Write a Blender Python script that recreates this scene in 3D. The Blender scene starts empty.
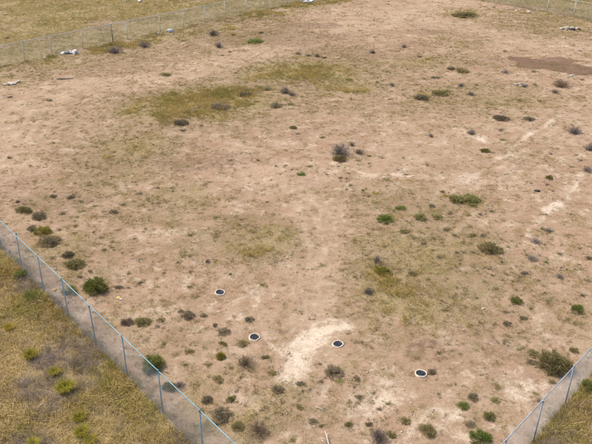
import bpy, bmesh, math, random
import numpy as np
from mathutils import Vector

# ------------------------------------------------------------------ camera, sky, sun
F_PX, HORIZON, CAM_H = 690.0, -150.0, 18.0
PITCH = math.atan((222 - HORIZON) / F_PX)
scene = bpy.context.scene
cam_d = bpy.data.cameras.new('camera')
cam_d.sensor_width = 36.0
cam_d.lens = 36.0 * F_PX / 592.0
cam_d.clip_end = 5000
cam = bpy.data.objects.new('camera', cam_d)
cam.location = (0, 0, CAM_H)
cam.rotation_euler = (math.pi / 2 - PITCH, 0, 0)
scene.collection.objects.link(cam)
scene.camera = cam

SUN_EL, SUN_AZ = math.radians(56), math.radians(-62)      # azimuth from +Y towards +X: light from the left, a bit behind
world = bpy.data.worlds.new('World'); scene.world = world
world.use_nodes = True
wn = world.node_tree
sky = wn.nodes.new('ShaderNodeTexSky'); sky.sky_type = 'NISHITA'
sky.sun_disc = False; sky.sun_elevation = SUN_EL; sky.sun_rotation = SUN_AZ
sky.air_density = 1.0; sky.dust_density = 7.0; sky.ozone_density = 1.0
bg = wn.nodes['Background']; bg.inputs['Strength'].default_value = 0.12
wn.links.new(sky.outputs[0], bg.inputs['Color'])
sun_d = bpy.data.lights.new('sun', 'SUN'); sun_d.energy = 1.5; sun_d.angle = math.radians(14); sun_d.color = (1, .95, .87)
sun = bpy.data.objects.new('sun', sun_d)
sv = Vector((math.cos(SUN_EL) * math.sin(SUN_AZ), math.cos(SUN_EL) * math.cos(SUN_AZ), math.sin(SUN_EL)))
sun.rotation_euler = sv.to_track_quat('Z', 'Y').to_euler()
sun.location = sv * 60
scene.collection.objects.link(sun)
vs = scene.view_settings
vs.view_transform = 'Standard'; vs.look = 'None'; vs.gamma = 1; vs.use_curve_mapping = False
vs.exposure = 0.58
scene.cycles.max_bounces = 4; scene.cycles.diffuse_bounces = 2; scene.cycles.glossy_bounces = 1; scene.cycles.transmission_bounces = 2
scene.render.resolution_x = 1024; scene.render.resolution_y = 768

# ------------------------------------------------------------------ helpers
C = scene.collection
rng = np.random.default_rng(7)
random.seed(7)
ST, CT = math.sin(PITCH), math.cos(PITCH)

def at(px, py):
    """where on the flat ground a point of the photograph lies"""
    dy = py - 222
    t = CAM_H / (F_PX * ST + dy * CT)
    return ((px - 296) * t, (F_PX * CT - dy * ST) * t)

def mpp(py):
    """metres per photo pixel on the ground: across, and away from the camera"""
    a = at(297, py)[0]
    return a, at(296, py - .5)[1] - at(296, py + .5)[1]

_tab = np.random.default_rng(3).random((256, 256))
def vnoise(x, y):
    xi = np.floor(x).astype(int); yi = np.floor(y).astype(int)
    u = x - xi; v = y - yi
    u = u * u * (3 - 2 * u); v = v * v * (3 - 2 * v)
    g = lambda a, b: _tab[a & 255, b & 255]
    return (g(xi, yi) * (1 - u) + g(xi + 1, yi) * u) * (1 - v) + (g(xi, yi + 1) * (1 - u) + g(xi + 1, yi + 1) * u) * v
def fbm(x, y, o=4):
    s = 0; a = .5
    for k in range(o):
        s = s + a * vnoise(x * 2 ** k + 17.3 * k, y * 2 ** k + 5.1 * k); a *= .5
    return s / (1 - .5 ** o)
def sstep(a, b, v):
    t = np.clip((v - a) / (b - a), 0, 1); return t * t * (3 - 2 * t)

# the fenced lot: four corner posts
CN, CL, CF, CR = (2.0, 10.95), (-36.47, 54.93), (13.41, 110.10), (53.08, 63.79)
QUAD = [CN, CR, CF, CL]
def inside(x, y):
    """distance inside the fence line, negative outside"""
    d = None
    for (ax, ay), (bx, by) in zip(QUAD, QUAD[1:] + QUAD[:1]):
        ex, ey = bx - ax, by - ay; l = math.hypot(ex, ey)
        s = (-(x - ax) * ey + (y - ay) * ex) / l
        d = s if d is None else np.minimum(d, s)
    return d
def line_d(x, y, a, b):
    ex, ey = b[0] - a[0], b[1] - a[1]; l = math.hypot(ex, ey)
    return (-(x - a[0]) * ey + (y - a[1]) * ex) / l
def seg_d(x, y, a, b):
    ax, ay = a; ex, ey = b[0] - ax, b[1] - ay
    t = np.clip(((x - ax) * ex + (y - ay) * ey) / (ex * ex + ey * ey + 1e-9), 0, 1)
    return np.hypot(x - ax - t * ex, y - ay - t * ey)

def blobs(x, y, lst, warp=1., hard=False):
    """soft union of ground patches: (px, py, half width px, half depth px, strength)"""
    wx = x + 2.6 * (fbm(x * .45 + 3, y * .45) - .5) + .7 * (fbm(x * 2.2, y * 2.2 + 9) - .5)
    wy = y + 4.0 * (fbm(x * .42 + 40, y * .42 + 7) - .5) + 1.1 * (fbm(x * 2 + 4, y * 2 + 31) - .5)
    wx = x + (wx - x) * warp; wy = y + (wy - y) * warp
    m = np.zeros_like(x)
    for px, py, rx, ry, s in lst:
        cx, cy = at(px, py); a, b = mpp(py)
        d = ((wx - cx) / (rx * a * 1.25)) ** 2 + ((wy - cy) / (ry * b * 1.25)) ** 2
        m = np.maximum(m, s * (np.clip(1.25 - d, 0, 1) if hard else np.exp(-.65 * d)))
    return m
def strokes(x, y, lst):
    wx = x + .5 * (fbm(x * 1.1 + 3, y * 1.1) - .5); wy = y + .7 * (fbm(x * 1.1 + 40, y * 1.1 + 7) - .5)
    m = np.zeros_like(x)
    for pts, w, s in lst:
        P = [at(*p) for p in pts]
        for a, b in zip(P, P[1:]):
            m = np.maximum(m, s * np.exp(-.7 * (seg_d(wx, wy, a, b) / w) ** 2))
    return m

GRASS = [(195, 104, 46, 13, 1.2), (235, 95, 32, 8, 1.1), (165, 113, 24, 9, 1.0), (296, 72, 66, 13, .9), (335, 84, 40, 10, .75), (270, 62, 30, 6, .6), (350, 68, 26, 8, .5),
         (122, 150, 36, 28, .68), (150, 175, 26, 12, .55), (282, 240, 36, 12, .78), (250, 246, 34, 11, .7), (215, 246, 26, 8, .5), (372, 255, 18, 28, .62),
         (382, 272, 20, 12, .85), (415, 290, 58, 34, .78), (440, 318, 46, 18, .7), (425, 250, 62, 22, .66), (468, 199, 20, 5, .7),
         (410, 217, 30, 9, .6), (185, 200, 34, 14, .6), (180, 215, 40, 10, .5), (46, 236, 20, 11, .75), (30, 212, 26, 9, .55), (70, 262, 15, 10, .6), (230, 408, 56, 28, .66), (150, 335, 40, 16, .5), (60, 245, 30, 20, .6),
         (255, 432, 26, 12, .6), (140, 322, 24, 8, .6), (462, 15, 22, 5, .7), (455, 44, 24, 5, .55), (560, 20, 44, 11, .6), (520, 14, 40, 5, .5),
         (428, 92, 18, 7, .7), (575, 320, 30, 30, .5), (500, 100, 66, 12, .55), (540, 270, 50, 26, .48), (400, 190, 60, 20, .45), (510, 118, 22, 5, .55), (30, 150, 30, 14, .5), (40, 118, 28, 9, .5), (90, 190, 60, 14, .45),
         (428, 62, 50, 6, .55), (490, 250, 14, 7, .6), (425, 430, 14, 6, .55), (333, 371, 16, 7, .6), (488, 413, 14, 9, .5), (18, 88, 24, 4, .6),
         (110, 165, 20, 12, .5), (165, 384, 10, 8, .5), (210, 365, 24, 14, .36), (555, 365, 18, 9, .6), (560, 400, 34, 8, .4)]
CHALK = [(320, 330, 22, 5, .6), (303, 342, 9, 6, .6), (297, 364, 11, 18, .8), (288, 386, 12, 9, .5), (372, 400, 26, 13, .95), (352, 396, 14, 9, .75), (362, 386, 12, 5, .7), (388, 414, 14, 6, .7), (375, 373, 7, 3, .8),
         (400, 398, 10, 8, .5), (520, 392, 20, 11, .85), (545, 385, 18, 7, .65), (455, 424, 14, 9, .8), (470, 440, 14, 6, .6), (505, 378, 10, 6, .6), (410, 440, 16, 6, .45), (340, 415, 16, 6, .5), (483, 139, 5, 4, 1), (463, 178, 16, 7, .75), (372, 121, 14, 4, .5),
         (392, 120, 8, 2.5, .6), (330, 205, 20, 10, .45), (300, 205, 14, 6, .4), (85, 62, 24, 6, .45), (62, 68, 12, 4, .5), (180, 200, 10, 2.5, .55), (88, 173, 6, 1.2, .8),
         (41, 155, 3, 1.2, .8), (86, 144, 7, 2.5, .55), (208, 240, 9, 4, .6), (222, 250, 6, 3, .6), (130, 171, 4, 1, .6), (420, 176, 10, 3, .6), (430, 197, 12, 4, .55),
         (350, 12, 50, 6, .35), (410, 18, 50, 9, .35), (575, 48, 30, 5, .4), (30, 250, 12, 10, .5), (60, 285, 26, 12, .3), (120, 340, 30, 14, .35), (285, 355, 14, 8, .5),
         (430, 305, 7, 6, .6), (425, 330, 10, 4, .4), (170, 171, 5, 2, .5), (186, 171, 6, 1.5, .5), (550, 170, 40, 26, .22), (20, 130, 18, 20, .25), (560, 330, 30, 10, .3),
         (540, 425, 20, 10, .5), (395, 300, 10, 8, .3), (205, 185, 6, 1.5, .5), (150, 143, 3, 1.5, .7), (568, 24, 5, 1.2, .4), (12, 83, 7, 2, .8), (440, 20, 60, 8, .25), (340, 430, 12, 6, .4)]
CHALK_S = [([(300, 342), (318, 333), (344, 326)], .36, 1.4), ([(312, 325), (330, 320), (344, 319)], .16, .8), ([(305, 349), (322, 341), (330, 338)], .16, .9), ([(300, 350), (294, 366), (289, 380)], .46, 1.3), ([(306, 362), (302, 376)], .2, .9), ([(284, 350), (292, 358)], .2, .8), ([(500, 159), (510, 154)], .3, 1.2), ([(503, 158), (532, 133), (552, 121), (565, 112)], .22, .6), ([(526, 137), (533, 132)], .28, 1), ([(548, 126), (553, 121)], .3, 1),
           ([(546, 212), (559, 204)], .36, 1.3), ([(528, 236), (540, 219), (562, 203), (577, 183), (581, 172)], .22, .7), ([(334, 164), (346, 168), (362, 173), (380, 177), (392, 175), (412, 176)], .24, .75),
           ([(232, 303), (250, 293), (262, 284)], .11, .6), ([(268, 343), (284, 354), (300, 372)], .2, .7), ([(246, 345), (225, 345)], .12, .3), ([(375, 370), (382, 373)], .16, .5),
           ([(505, 178), (515, 166)], .3, .55), ([(486, 192), (500, 180)], .25, .5), ([(512, 172), (523, 173)], .3, .6), ([(240, 320), (266, 340)], .14, .45), ([(275, 256), (289, 266)], .14, .6),
           ([(315, 405), (322, 411)], .08, .7)]
DARKS = [(545, 63, 28, 5, 1), (520, 59, 14, 3, .9), (575, 69, 24, 4, 1), (310, 26, 34, 3.5, .5), (375, 55, 44, 6, .38), (296, 23, 20, 4, .4), (410, 45, 30, 3, .35), (410, 340, 14, 6, .4), (425, 350, 16, 9, .5), (440, 362, 16, 8, .4),
         (190, 162, 30, 8, .45), (60, 195, 40, 10, .3), (30, 64, 30, 6, .35), (255, 18, 50, 6, .4), (430, 32, 40, 4, .4), (205, 152, 30, 5, .3), (350, 310, 24, 10, .25), (480, 350, 60, 14, .34), (100, 70, 80, 9, .34), (280, 38, 90, 9, .46), (330, 50, 60, 7, .4), (60, 200, 60, 14, .42), (200, 160, 54, 10, .46), (20, 182, 44, 14, .36), (500, 62, 44, 6, .34), (110, 165, 60, 16, .34), (540, 120, 50, 10, .28), (240, 290, 40, 14, .2), (330, 130, 60, 9, .26), (285, 32, 30, 5, .4)]
THIN = [(150, 60, 150, 20, .75), (60, 78, 60, 12, .5), (240, 34, 80, 15, .85), (300, 70, 100, 22, 1), (200, 104, 80, 22, 1), (420, 60, 80, 15, .6), (470, 98, 80, 20, .75), (545, 28, 60, 14, .8), (470, 40, 40, 8, .6),
        (120, 155, 62, 30, .9), (50, 130, 44, 26, .7), (70, 205, 80, 22, .65), (172, 205, 70, 22, .7), (265, 245, 74, 24, 1), (190, 250, 46, 16, .7), (400, 205, 80, 18, .8), (420, 270, 84, 52, 1), (460, 320, 66, 26, .7),
        (530, 280, 66, 40, .6), (560, 220, 40, 30, .5), (250, 420, 80, 32, .8), (170, 350, 60, 30, .6), (70, 250, 46, 30, .85), (330, 380, 40, 20, .5), (480, 400, 36, 26, .5), (360, 100, 50, 16, .65), (300, 106, 46, 14, .75), (520, 150, 70, 20, .45),
        (150, 120, 40, 12, .7), (330, 230, 30, 14, .35), (140, 290, 50, 30, .4), (220, 270, 50, 20, .4)]
ROADS = [([(-20, 170), (12, 135), (30, 108), (62, 90), (130, 80), (200, 68), (262, 55), (330, 30), (410, 14), (470, -8)], 2.6, .7),
         ([(318, 345), (318, 300), (328, 250), (318, 215), (300, 190), (240, 165)], 1.3, .6), ([(592, 128), (560, 118), (500, 122), (430, 150), (360, 165), (300, 185)], 1.8, .4),
         ([(410, 12), (470, 30), (540, 44), (592, 46)], 2.4, .5)]
RUTS = [[(0, 152), (16, 128), (26, 108), (46, 93), (84, 84)], [(10, 160), (26, 132), (36, 114), (52, 102), (90, 92)], [(34, 142), (44, 122), (60, 110), (92, 100)], [(52, 140), (58, 126), (66, 118), (80, 110)],
        [(592, 92), (548, 128), (510, 154), (470, 186), (420, 232)], [(592, 110), (560, 134), (528, 160), (494, 190), (440, 236)], [(340, 20), (380, 16), (420, 22), (470, 40)], [(350, 14), (395, 10), (440, 18), (500, 36)],
        [(322, 325), (326, 290), (333, 250), (322, 215)], [(230, 200), (262, 190), (300, 178)], [(236, 190), (268, 196), (296, 206)], [(590, 340), (545, 300), (500, 290)],
        [(182, 330), (204, 340), (240, 360), (290, 400)], [(592, 80), (560, 60), (500, 46), (430, 36)], [(225, 140), (290, 152), (330, 160)], [(75, 112), (84, 130), (92, 144)], [(86, 108), (97, 126), (104, 138)]]

def f_road(x, y): return strokes(x, y, ROADS)
def f_grass(x, y):
    d = inside(x, y)
    g = blobs(x, y, GRASS)
    g = np.maximum(g, .3 * sstep(.5, .68, fbm(x * .22 + 21, y * .13 + 4)))
    g = g * (1 - .75 * np.clip(f_road(x, y), 0, 1))
    strip = sstep(10, 2.5, line_d(x, y, CF, CL)) * (.15 + 1.0 * fbm(x * .4, y * .4 + 3))       # dry strip along the far left fence
    g = np.maximum(g, strip)
    g = np.maximum(g, sstep(.35, -.15, d + .7 * (fbm(x * 1.5, y * 1.5) - .5)))              # all grass outside the fence
    return g
def f_chalk(x, y): return np.maximum(blobs(x, y, CHALK, .5), strokes(x, y, CHALK_S))
def f_thin(x, y): return np.maximum(blobs(x, y, THIN, 1.3), .26 * sstep(.45, .65, fbm(x * .2 + 55, y * .14))) * (1 - .8 * np.clip(f_road(x, y), 0, 1))
def f_dark(x, y): return blobs(x, y, DARKS, .6, True)
def f_rut(x, y):
    m = np.zeros_like(x); best = np.full_like(x, 9.); w = x + .35 * (fbm(x * .8, y * .8) - .5)
    for q, pts in enumerate(RUTS):
        P = [at(*p) for p in pts]
        for a, b in zip(P, P[1:]):
            d = seg_d(w, y, a, b); nearer = d < best; best = np.minimum(d, best); m = np.where(nearer, np.exp(-(d / .19) ** 2) + .85 * np.exp(-((d - .8) / .17) ** 2) - .7 * np.exp(-((d - .4) / .16) ** 2) - .5 * np.exp(-((d - 1.15) / .2) ** 2), m)
    arc = np.exp(-((x - at(45, 120)[0]) / 9) ** 2 - ((y - at(45, 120)[1]) / 11) ** 2)
    return m * np.maximum(.08 + .92 * sstep(.38, .62, fbm(x * .3 + 8, y * .3)), .8 * arc)
def height(x, y):
    x = np.asarray(x, float); y = np.asarray(y, float)
    return .16 * (fbm(x * .16, y * .16) - .5) + .09 * (fbm(x * .7 + 9, y * .7) - .5) + .05 * (fbm(x * 2.6, y * 2.6 + 5, 3) - .5)
def hz(x, y): return float(height(np.array([x]), np.array([y]))[0])

def mesh_np(name, V, T, mat, tint=None, smooth=False, parent=None):
    """a mesh object from numpy triangles"""
    me = bpy.data.meshes.new(name)
    V = np.ascontiguousarray(V, np.float32); T = np.ascontiguousarray(T, np.int32)
    me.vertices.add(len(V)); me.vertices.foreach_set('co', V.ravel())
    me.loops.add(T.size); me.loops.foreach_set('vertex_index', T.ravel())
    me.polygons.add(len(T)); me.polygons.foreach_set('loop_start', np.arange(0, T.size, T.shape[1], dtype=np.int32))
    if smooth: me.polygons.foreach_set('use_smooth', np.ones(len(T), bool))
    me.update(calc_edges=True)
    if tint is not None:
        a = me.attributes.new('tint', 'FLOAT', 'POINT'); a.data.foreach_set('value', np.ascontiguousarray(tint, np.float32))
    me.materials.append(mat)
    o = bpy.data.objects.new(name, me); C.objects.link(o)
    if parent is not None: o.parent = parent
    return o
def tag(o, label=None, cat=None, group=None, kind=None):
    if label: o['label'] = label
    if cat: o['category'] = cat
    if group: o['group'] = group
    if kind: o['kind'] = kind
    return o
def empty(name, x, y, z=None, rz=0, s=1):
    o = bpy.data.objects.new(name, None); C.objects.link(o)
    o.location = (x, y, hz(x, y) if z is None else z); o.rotation_euler = (0, 0, rz)
    o.scale = (s,) * 3 if not isinstance(s, tuple) else s
    return o
def join(parts):
    V, T, K, n = [], [], [], 0
    for v, t, k in parts:
        V.append(v); T.append(t + n); K.append(np.broadcast_to(k, len(v))); n += len(v)
    return np.concatenate(V), np.concatenate(T), np.concatenate(K)
def tube(pts, radii, n=5, tint=.5, cap=True):
    """tapered tube along points"""
    P = np.array(pts, float); V = []
    for i, p in enumerate(P):
        d = P[min(i + 1, len(P) - 1)] - P[max(i - 1, 0)]; d /= np.linalg.norm(d) + 1e-9
        a = np.cross(d, (0, 0, 1.) if abs(d[2]) < .9 else (1., 0, 0)); a /= np.linalg.norm(a); b = np.cross(d, a)
        r = radii[i] if hasattr(radii, '__len__') else radii
        for k in range(n):
            t = 2 * math.pi * k / n; V.append(p + r * (a * math.cos(t) + b * math.sin(t)))
    T = []
    for i in range(len(P) - 1):
        for k in range(n):
            q = [i * n + k, i * n + (k + 1) % n, (i + 1) * n + (k + 1) % n, (i + 1) * n + k]
            T += [(q[0], q[1], q[2]), (q[0], q[2], q[3])]
    if cap:
        V += [P[0], P[-1]]; m = len(V)
        for k in range(n): T += [(m - 2, (k + 1) % n, k), (m - 1, (len(P) - 1) * n + k, (len(P) - 1) * n + (k + 1) % n)]
    return np.array(V), np.array(T), tint

# ------------------------------------------------------------------ materials
def mat_new(name):
    m = bpy.data.materials.new(name); m.use_nodes = True
    nt = m.node_tree; b = nt.nodes['Principled BSDF']
    b.inputs['Roughness'].default_value = .85; b.inputs['Specular IOR Level'].default_value = .15
    return m, nt, b
class G:
    """tiny node helper"""
    def __init__(s, nt): s.nt = nt
    def n(s, t, **k):
        o = s.nt.nodes.new(t)
        for a, v in k.items(): setattr(o, a, v)
        return o
    def put(s, i, v):
        if hasattr(v, 'is_output'): s.nt.links.new(v, i)
        else: i.default_value = v
    def noise(s, scale, detail=4, vec=None, rough=.55):
        o = s.n('ShaderNodeTexNoise'); o.inputs['Scale'].default_value = scale; o.inputs['Detail'].default_value = detail; o.inputs['Roughness'].default_value = rough
        if vec is not None: s.put(o.inputs['Vector'], vec)
        return o.outputs['Fac']
    def m(s, op, a, b=0., c=None, clamp=False):
        o = s.n('ShaderNodeMath', operation=op, use_clamp=clamp); s.put(o.inputs[0], a); s.put(o.inputs[1], b)
        if c is not None: s.put(o.inputs[2], c)
        return o.outputs[0]
    def rng(s, v, a, b, c=0., d=1.):
        o = s.n('ShaderNodeMapRange', interpolation_type='SMOOTHSTEP')
        for i, q in zip((0, 1, 2, 3, 4), (v, a, b, c, d)): s.put(o.inputs[i], q)
        return o.outputs[0]
    def mix(s, f, a, b, mode='MIX'):
        o = s.n('ShaderNodeMix', data_type='RGBA', blend_type=mode)
        s.put(o.inputs[0], f); s.put(o.inputs[6], a if hasattr(a, 'is_output') else (*a, 1)); s.put(o.inputs[7], b if hasattr(b, 'is_output') else (*b, 1))
        return o.outputs[2]
    def attr(s, name): return s.n('ShaderNodeAttribute', attribute_name=name).outputs['Fac']

def leaf_mat(name, ca, cb, cc=None, rough=.8, objrand=True, translucent=.32, dry=None):
    m, nt, b = mat_new(name); g = G(nt)
    col = g.mix(g.attr('tint'), ca, cb)
    if dry is not None: col = g.mix(g.rng(g.attr('tint'), .7, .78), col, dry)
    if cc is not None:
        tc = g.n('ShaderNodeTexCoord').outputs['Object']
        col = g.mix(g.rng(g.noise(.35, 3, tc), .4, .65), col, g.mix(g.attr('tint'), [v * .8 for v in cc], cc))
    if objrand:
        r = g.n('ShaderNodeObjectInfo').outputs['Random']
        hs = g.n('ShaderNodeHueSaturation'); g.put(hs.inputs['Color'], col)
        g.put(hs.inputs['Value'], g.m('MULTIPLY_ADD', r, .5, .75)); g.put(hs.inputs['Hue'], g.m('MULTIPLY_ADD', g.m('FRACT', g.m('MULTIPLY', r, 7.3)), .03, .485))
        col = hs.outputs[0]
    g.put(b.inputs['Base Color'], col); b.inputs['Roughness'].default_value = rough
    if translucent:
        t = g.n('ShaderNodeBsdfTranslucent'); g.put(t.inputs['Color'], col)
        mx = g.n('ShaderNodeMixShader'); mx.inputs[0].default_value = translucent
        nt.links.new(b.outputs[0], mx.inputs[1]); nt.links.new(t.outputs[0], mx.inputs[2])
        nt.links.new(mx.outputs[0], nt.nodes['Material Output'].inputs['Surface'])
    return m
def plain(name, col, var=.25, scale=12, rough=.8, metal=0., bump=0.):
    m, nt, b = mat_new(name); g = G(nt)
    tc = g.n('ShaderNodeTexCoord').outputs['Object']
    n = g.noise(scale, 5, tc)
    g.put(b.inputs['Base Color'], g.mix(g.rng(n, .3, .7), [v * (1 - var) for v in col], [min(1, v * (1 + var)) for v in col]))
    b.inputs['Roughness'].default_value = rough; b.inputs['Metallic'].default_value = metal
    if bump:
        bp = g.n('ShaderNodeBump'); bp.inputs['Strength'].default_value = bump; bp.inputs['Distance'].default_value = .02; g.put(bp.inputs['Height'], n); nt.links.new(bp.outputs[0], b.inputs['Normal'])
    return m

def ground_mat():
    m, nt, b = mat_new('bare_dirt'); g = G(nt)
    tc = g.n('ShaderNodeTexCoord').outputs['Object']
    big, mid, small, fine = g.noise(.09, 4, tc), g.noise(.55, 7, tc, .65), g.noise(3.2, 7, tc, .7), g.noise(15, 5, tc, .75)
    grit = g.noise(38, 3, tc, .7)
    dirt = g.mix(g.rng(mid, .36, .64), (0.309, 0.211, 0.139), (0.381, 0.278, 0.191))
    dirt = g.mix(g.rng(g.noise(.2, 6, tc, .65), .52, .66), dirt, g.mix(g.rng(small, .4, .6), (0.295, 0.188, 0.129), (0.357, 0.242, 0.172)))
    dirt = g.mix(g.rng(big, .4, .6), dirt, g.mix(g.rng(mid, .36, .64), (0.328, 0.216, 0.145), (0.410, 0.299, 0.212)))
    # crumbly speckle in three sizes
    dirt = g.mix(g.m('MULTIPLY', g.rng(small, .5, .64), .55), dirt, (0.243, 0.171, 0.112))
    dirt = g.mix(g.m('MULTIPLY', g.rng(small, .47, .36), .45), dirt, (0.447, 0.347, 0.253))
    dirt = g.mix(g.m('MULTIPLY', g.rng(fine, .53, .66), .7), dirt, (0.190, 0.135, 0.091))
    dirt = g.mix(g.m('MULTIPLY', g.rng(fine, .46, .34), .55), dirt, (0.514, 0.418, 0.315))
    dirt = g.mix(g.m('MULTIPLY', g.rng(grit, .57, .68), .5), dirt, (0.181, 0.129, 0.086))
    # scattered light mineral patches, and stained ones with dead plant bits
    lp = g.m('MULTIPLY', g.rng(g.noise(.7, 7, tc, .72), .51, .61), g.rng(small, .42, .55))
    dirt = g.mix(g.m('MULTIPLY', lp, .72), dirt, (0.542, 0.451, 0.353))
    st = g.m('MULTIPLY', g.rng(g.noise(1.15, 7, tc, .75), .53, .64), g.rng(fine, .4, .58))
    dirt = g.mix(g.m('MULTIPLY', st, .6), dirt, (0.176, 0.138, 0.082))
    # driven lanes are paler and smoother
    dirt = g.mix(g.m('MULTIPLY', g.attr('road'), g.rng(small, .35, .65, .75, .2)), dirt, (.455, .355, .252))
    # dark reddish soil
    da = g.rng(g.m('ADD', g.attr('dark'), g.m('MULTIPLY', g.m('SUBTRACT', small, .5), 1.2)), .2, .7)
    dirt = g.mix(g.m('MULTIPLY', da, .92), dirt, g.mix(fine, (.11, .068, .048), (.20, .128, .092)))
    # chalk and crushed mortar
    ca = g.m('ADD', g.attr('chalk'), g.m('MULTIPLY', g.m('SUBTRACT', g.noise(2.3, 6, tc, .75), .5), 2.1))
    dirt = g.mix(g.m('MULTIPLY', g.rng(ca, .25, 1.15), .92), dirt, g.mix(g.rng(fine, .35, .65), (.70, .61, .50), (.52, .43, .33)))
    # thin dry growth and plant bits between the tufts
    tn = g.m('ADD', g.attr('thin'), g.m('MULTIPLY', g.m('SUBTRACT', g.noise(1.25, 7, tc, .74), .5), 3.2))
    tcol = g.mix(g.rng(g.noise(.9, 6, tc), .4, .6), (.25, .185, .098), (.205, .172, .078))
    tcol = g.mix(g.rng(fine, .42, .6), tcol, (.15, .115, .065))
    dirt = g.mix(g.m('MULTIPLY', g.rng(tn, -.1, 1.3), .5), dirt, (.275, .20, .118))
    dirt = g.mix(g.m('MULTIPLY', g.rng(tn, .35, 1.1), g.rng(fine, .36, .6, .3, .9)), dirt, tcol)
    # straw litter under grass
    ga = g.rng(g.m('ADD', g.attr('grass'), g.m('MULTIPLY', g.m('SUBTRACT', g.noise(2.6, 6, tc, .72), .5), 1.3)), .3, .85)
    lit = g.mix(g.rng(g.noise(1.1, 6, tc), .38, .62), (.38, .30, .155), (.30, .25, .12))
    lit = g.mix(g.rng(fine, .42, .64), lit, (.17, .13, .075))
    lit = g.mix(g.rng(g.noise(.16, 5, tc), .46, .66), lit, (.27, .20, .13))
    col = g.mix(g.m('MULTIPLY', ga, .85), dirt, lit)
    col = g.mix(g.m('MULTIPLY', g.m('MULTIPLY', g.m('MAXIMUM', g.attr('rut'), 0.), g.rng(small, .38, .6, .1, 1.)), .6), col, g.mix(g.rng(small, .4, .6), (.22, .155, .10), (.33, .24, .165)))
    col = g.mix(g.m('MULTIPLY', g.m('MAXIMUM', g.m('MULTIPLY', g.attr('rut'), -1.), 0.), g.rng(mid, .42, .62, .06, .75)), col, (.46, .355, .26))
    g.put(b.inputs['Base Color'], col); b.inputs['Roughness'].default_value = .95; b.inputs['Specular IOR Level'].default_value = .05
    bp = g.n('ShaderNodeBump'); bp.inputs['Strength'].default_value = .8; bp.inputs['Distance'].default_value = .05
    g.put(bp.inputs['Height'], g.m('ADD', g.m('MULTIPLY', small, 1.0), g.m('MULTIPLY', fine, .45))); nt.links.new(bp.outputs[0], b.inputs['Normal'])
    return m

M = {}
M['ground'] = ground_mat()
M['steel'] = plain('galvanised_steel', (.21, .37, .46), .2, 3, .55, .15)
M['wire'] = plain('galvanised_wire', (.42, .485, .56), .15, 3, .5, .25)
M['grey_steel'] = plain('blue_grey_galvanised_steel', (.33, .39, .47), .18, 3, .55, .15)
M['old_steel'] = plain('weathered_galvanised_steel', (.66, .67, .70), .12, 3, .5, .15)
M['dull_post'] = plain('dull_grey_steel', (.25, .26, .28), .2, 4, .6, .3)
M['concrete'] = plain('pale_concrete', (.58, .50, .41), .22, 11, .95, 0, .5)
M['cover'] = plain('dark_iron', (.028, .034, .048), .35, 14, .45, .2, .4)
M['white_plastic'] = plain('white_plastic', (.66, .67, .66), .14, 4, .45)
M['grey_plastic'] = plain('grey_plastic', (.22, .24, .27), .5, 5, .5)
M['pale_stone'] = plain('pale_stone', (.47, .42, .355), .25, 6, .9, 0, .5)
M['tan_stone'] = plain('tan_stone', (.42, .335, .26), .3, 2, .95, 0, .4)
M['dark_stone'] = plain('dark_stone', (.055, .05, .05), .3, 6, .9, 0, .5)
M['dead_wood'] = plain('bleached_dead_wood', (.55, .50, .44), .2, 9, .9)
M['grey_wood'] = plain('grey_weathered_wood', (.24, .21, .20), .25, 9, .9)
M['yellow_paper'] = plain('yellowed_paper', (.62, .47, .16), .2, 9, .8)
M['orange_paper'] = plain('orange_scrap', (.62, .33, .06), .2, 9, .7)
M['green'] = leaf_mat('green_leaves', (.145, .185, .045), (.36, .40, .11), dry=(.42, .41, .14))
M['bright'] = leaf_mat('fresh_green_leaves', (.11, .155, .03), (.28, .325, .08))
M['yellowgreen'] = leaf_mat('yellow_green_leaves', (.16, .15, .028), (.37, .33, .075))
M['olive'] = leaf_mat('olive_leaves', (.19, .175, .068), (.42, .385, .155), dry=(.46, .39, .20))
M['dark'] = leaf_mat('dark_olive_leaves', (.165, .148, .095), (.37, .325, .205), dry=(.45, .37, .255))
M['grey'] = leaf_mat('grey_twigs', (.15, .132, .128), (.33, .29, .265), translucent=0)
M['brown'] = leaf_mat('brown_twigs', (.15, .108, .075), (.32, .24, .165), translucent=0)
M['stem'] = leaf_mat('brown_stems', (.10, .075, .05), (.17, .13, .09), translucent=0)
M['tussock'] = leaf_mat('tussock_blades', (.29, .245, .035), (.70, .60, .13), translucent=.3)
M['straw'] = leaf_mat('straw_grass', (.42, .285, .10), (.92, .78, .45), (.68, .54, .26), objrand=False, translucent=.42)
M['olive_grass'] = leaf_mat('olive_grass', (.24, .165, .05), (.52, .40, .13), (.38, .33, .08), objrand=False, translucent=.3)
M['far_grass'] = leaf_mat('field_grass', (.33, .25, .095), (.60, .49, .21), (.38, .34, .12), objrand=False, translucent=.3)
M['grey_weed'] = leaf_mat('grey_dead_weed', (.27, .225, .205), (.55, .47, .42), (.38, .31, .23), objrand=False, translucent=0)
M['tall_grass'] = leaf_mat('tall_yellow_grass', (.33, .24, .08), (.74, .58, .24), (.48, .39, .13), objrand=False, translucent=.35)
M['lot_grass'] = leaf_mat('short_dry_grass', (.21, .165, .055), (.53, .425, .165), (.35, .30, .09), objrand=False, translucent=.3)
M['sprig'] = leaf_mat('low_weeds', (.13, .115, .065), (.31, .265, .155), (.22, .195, .09), objrand=False)

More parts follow.
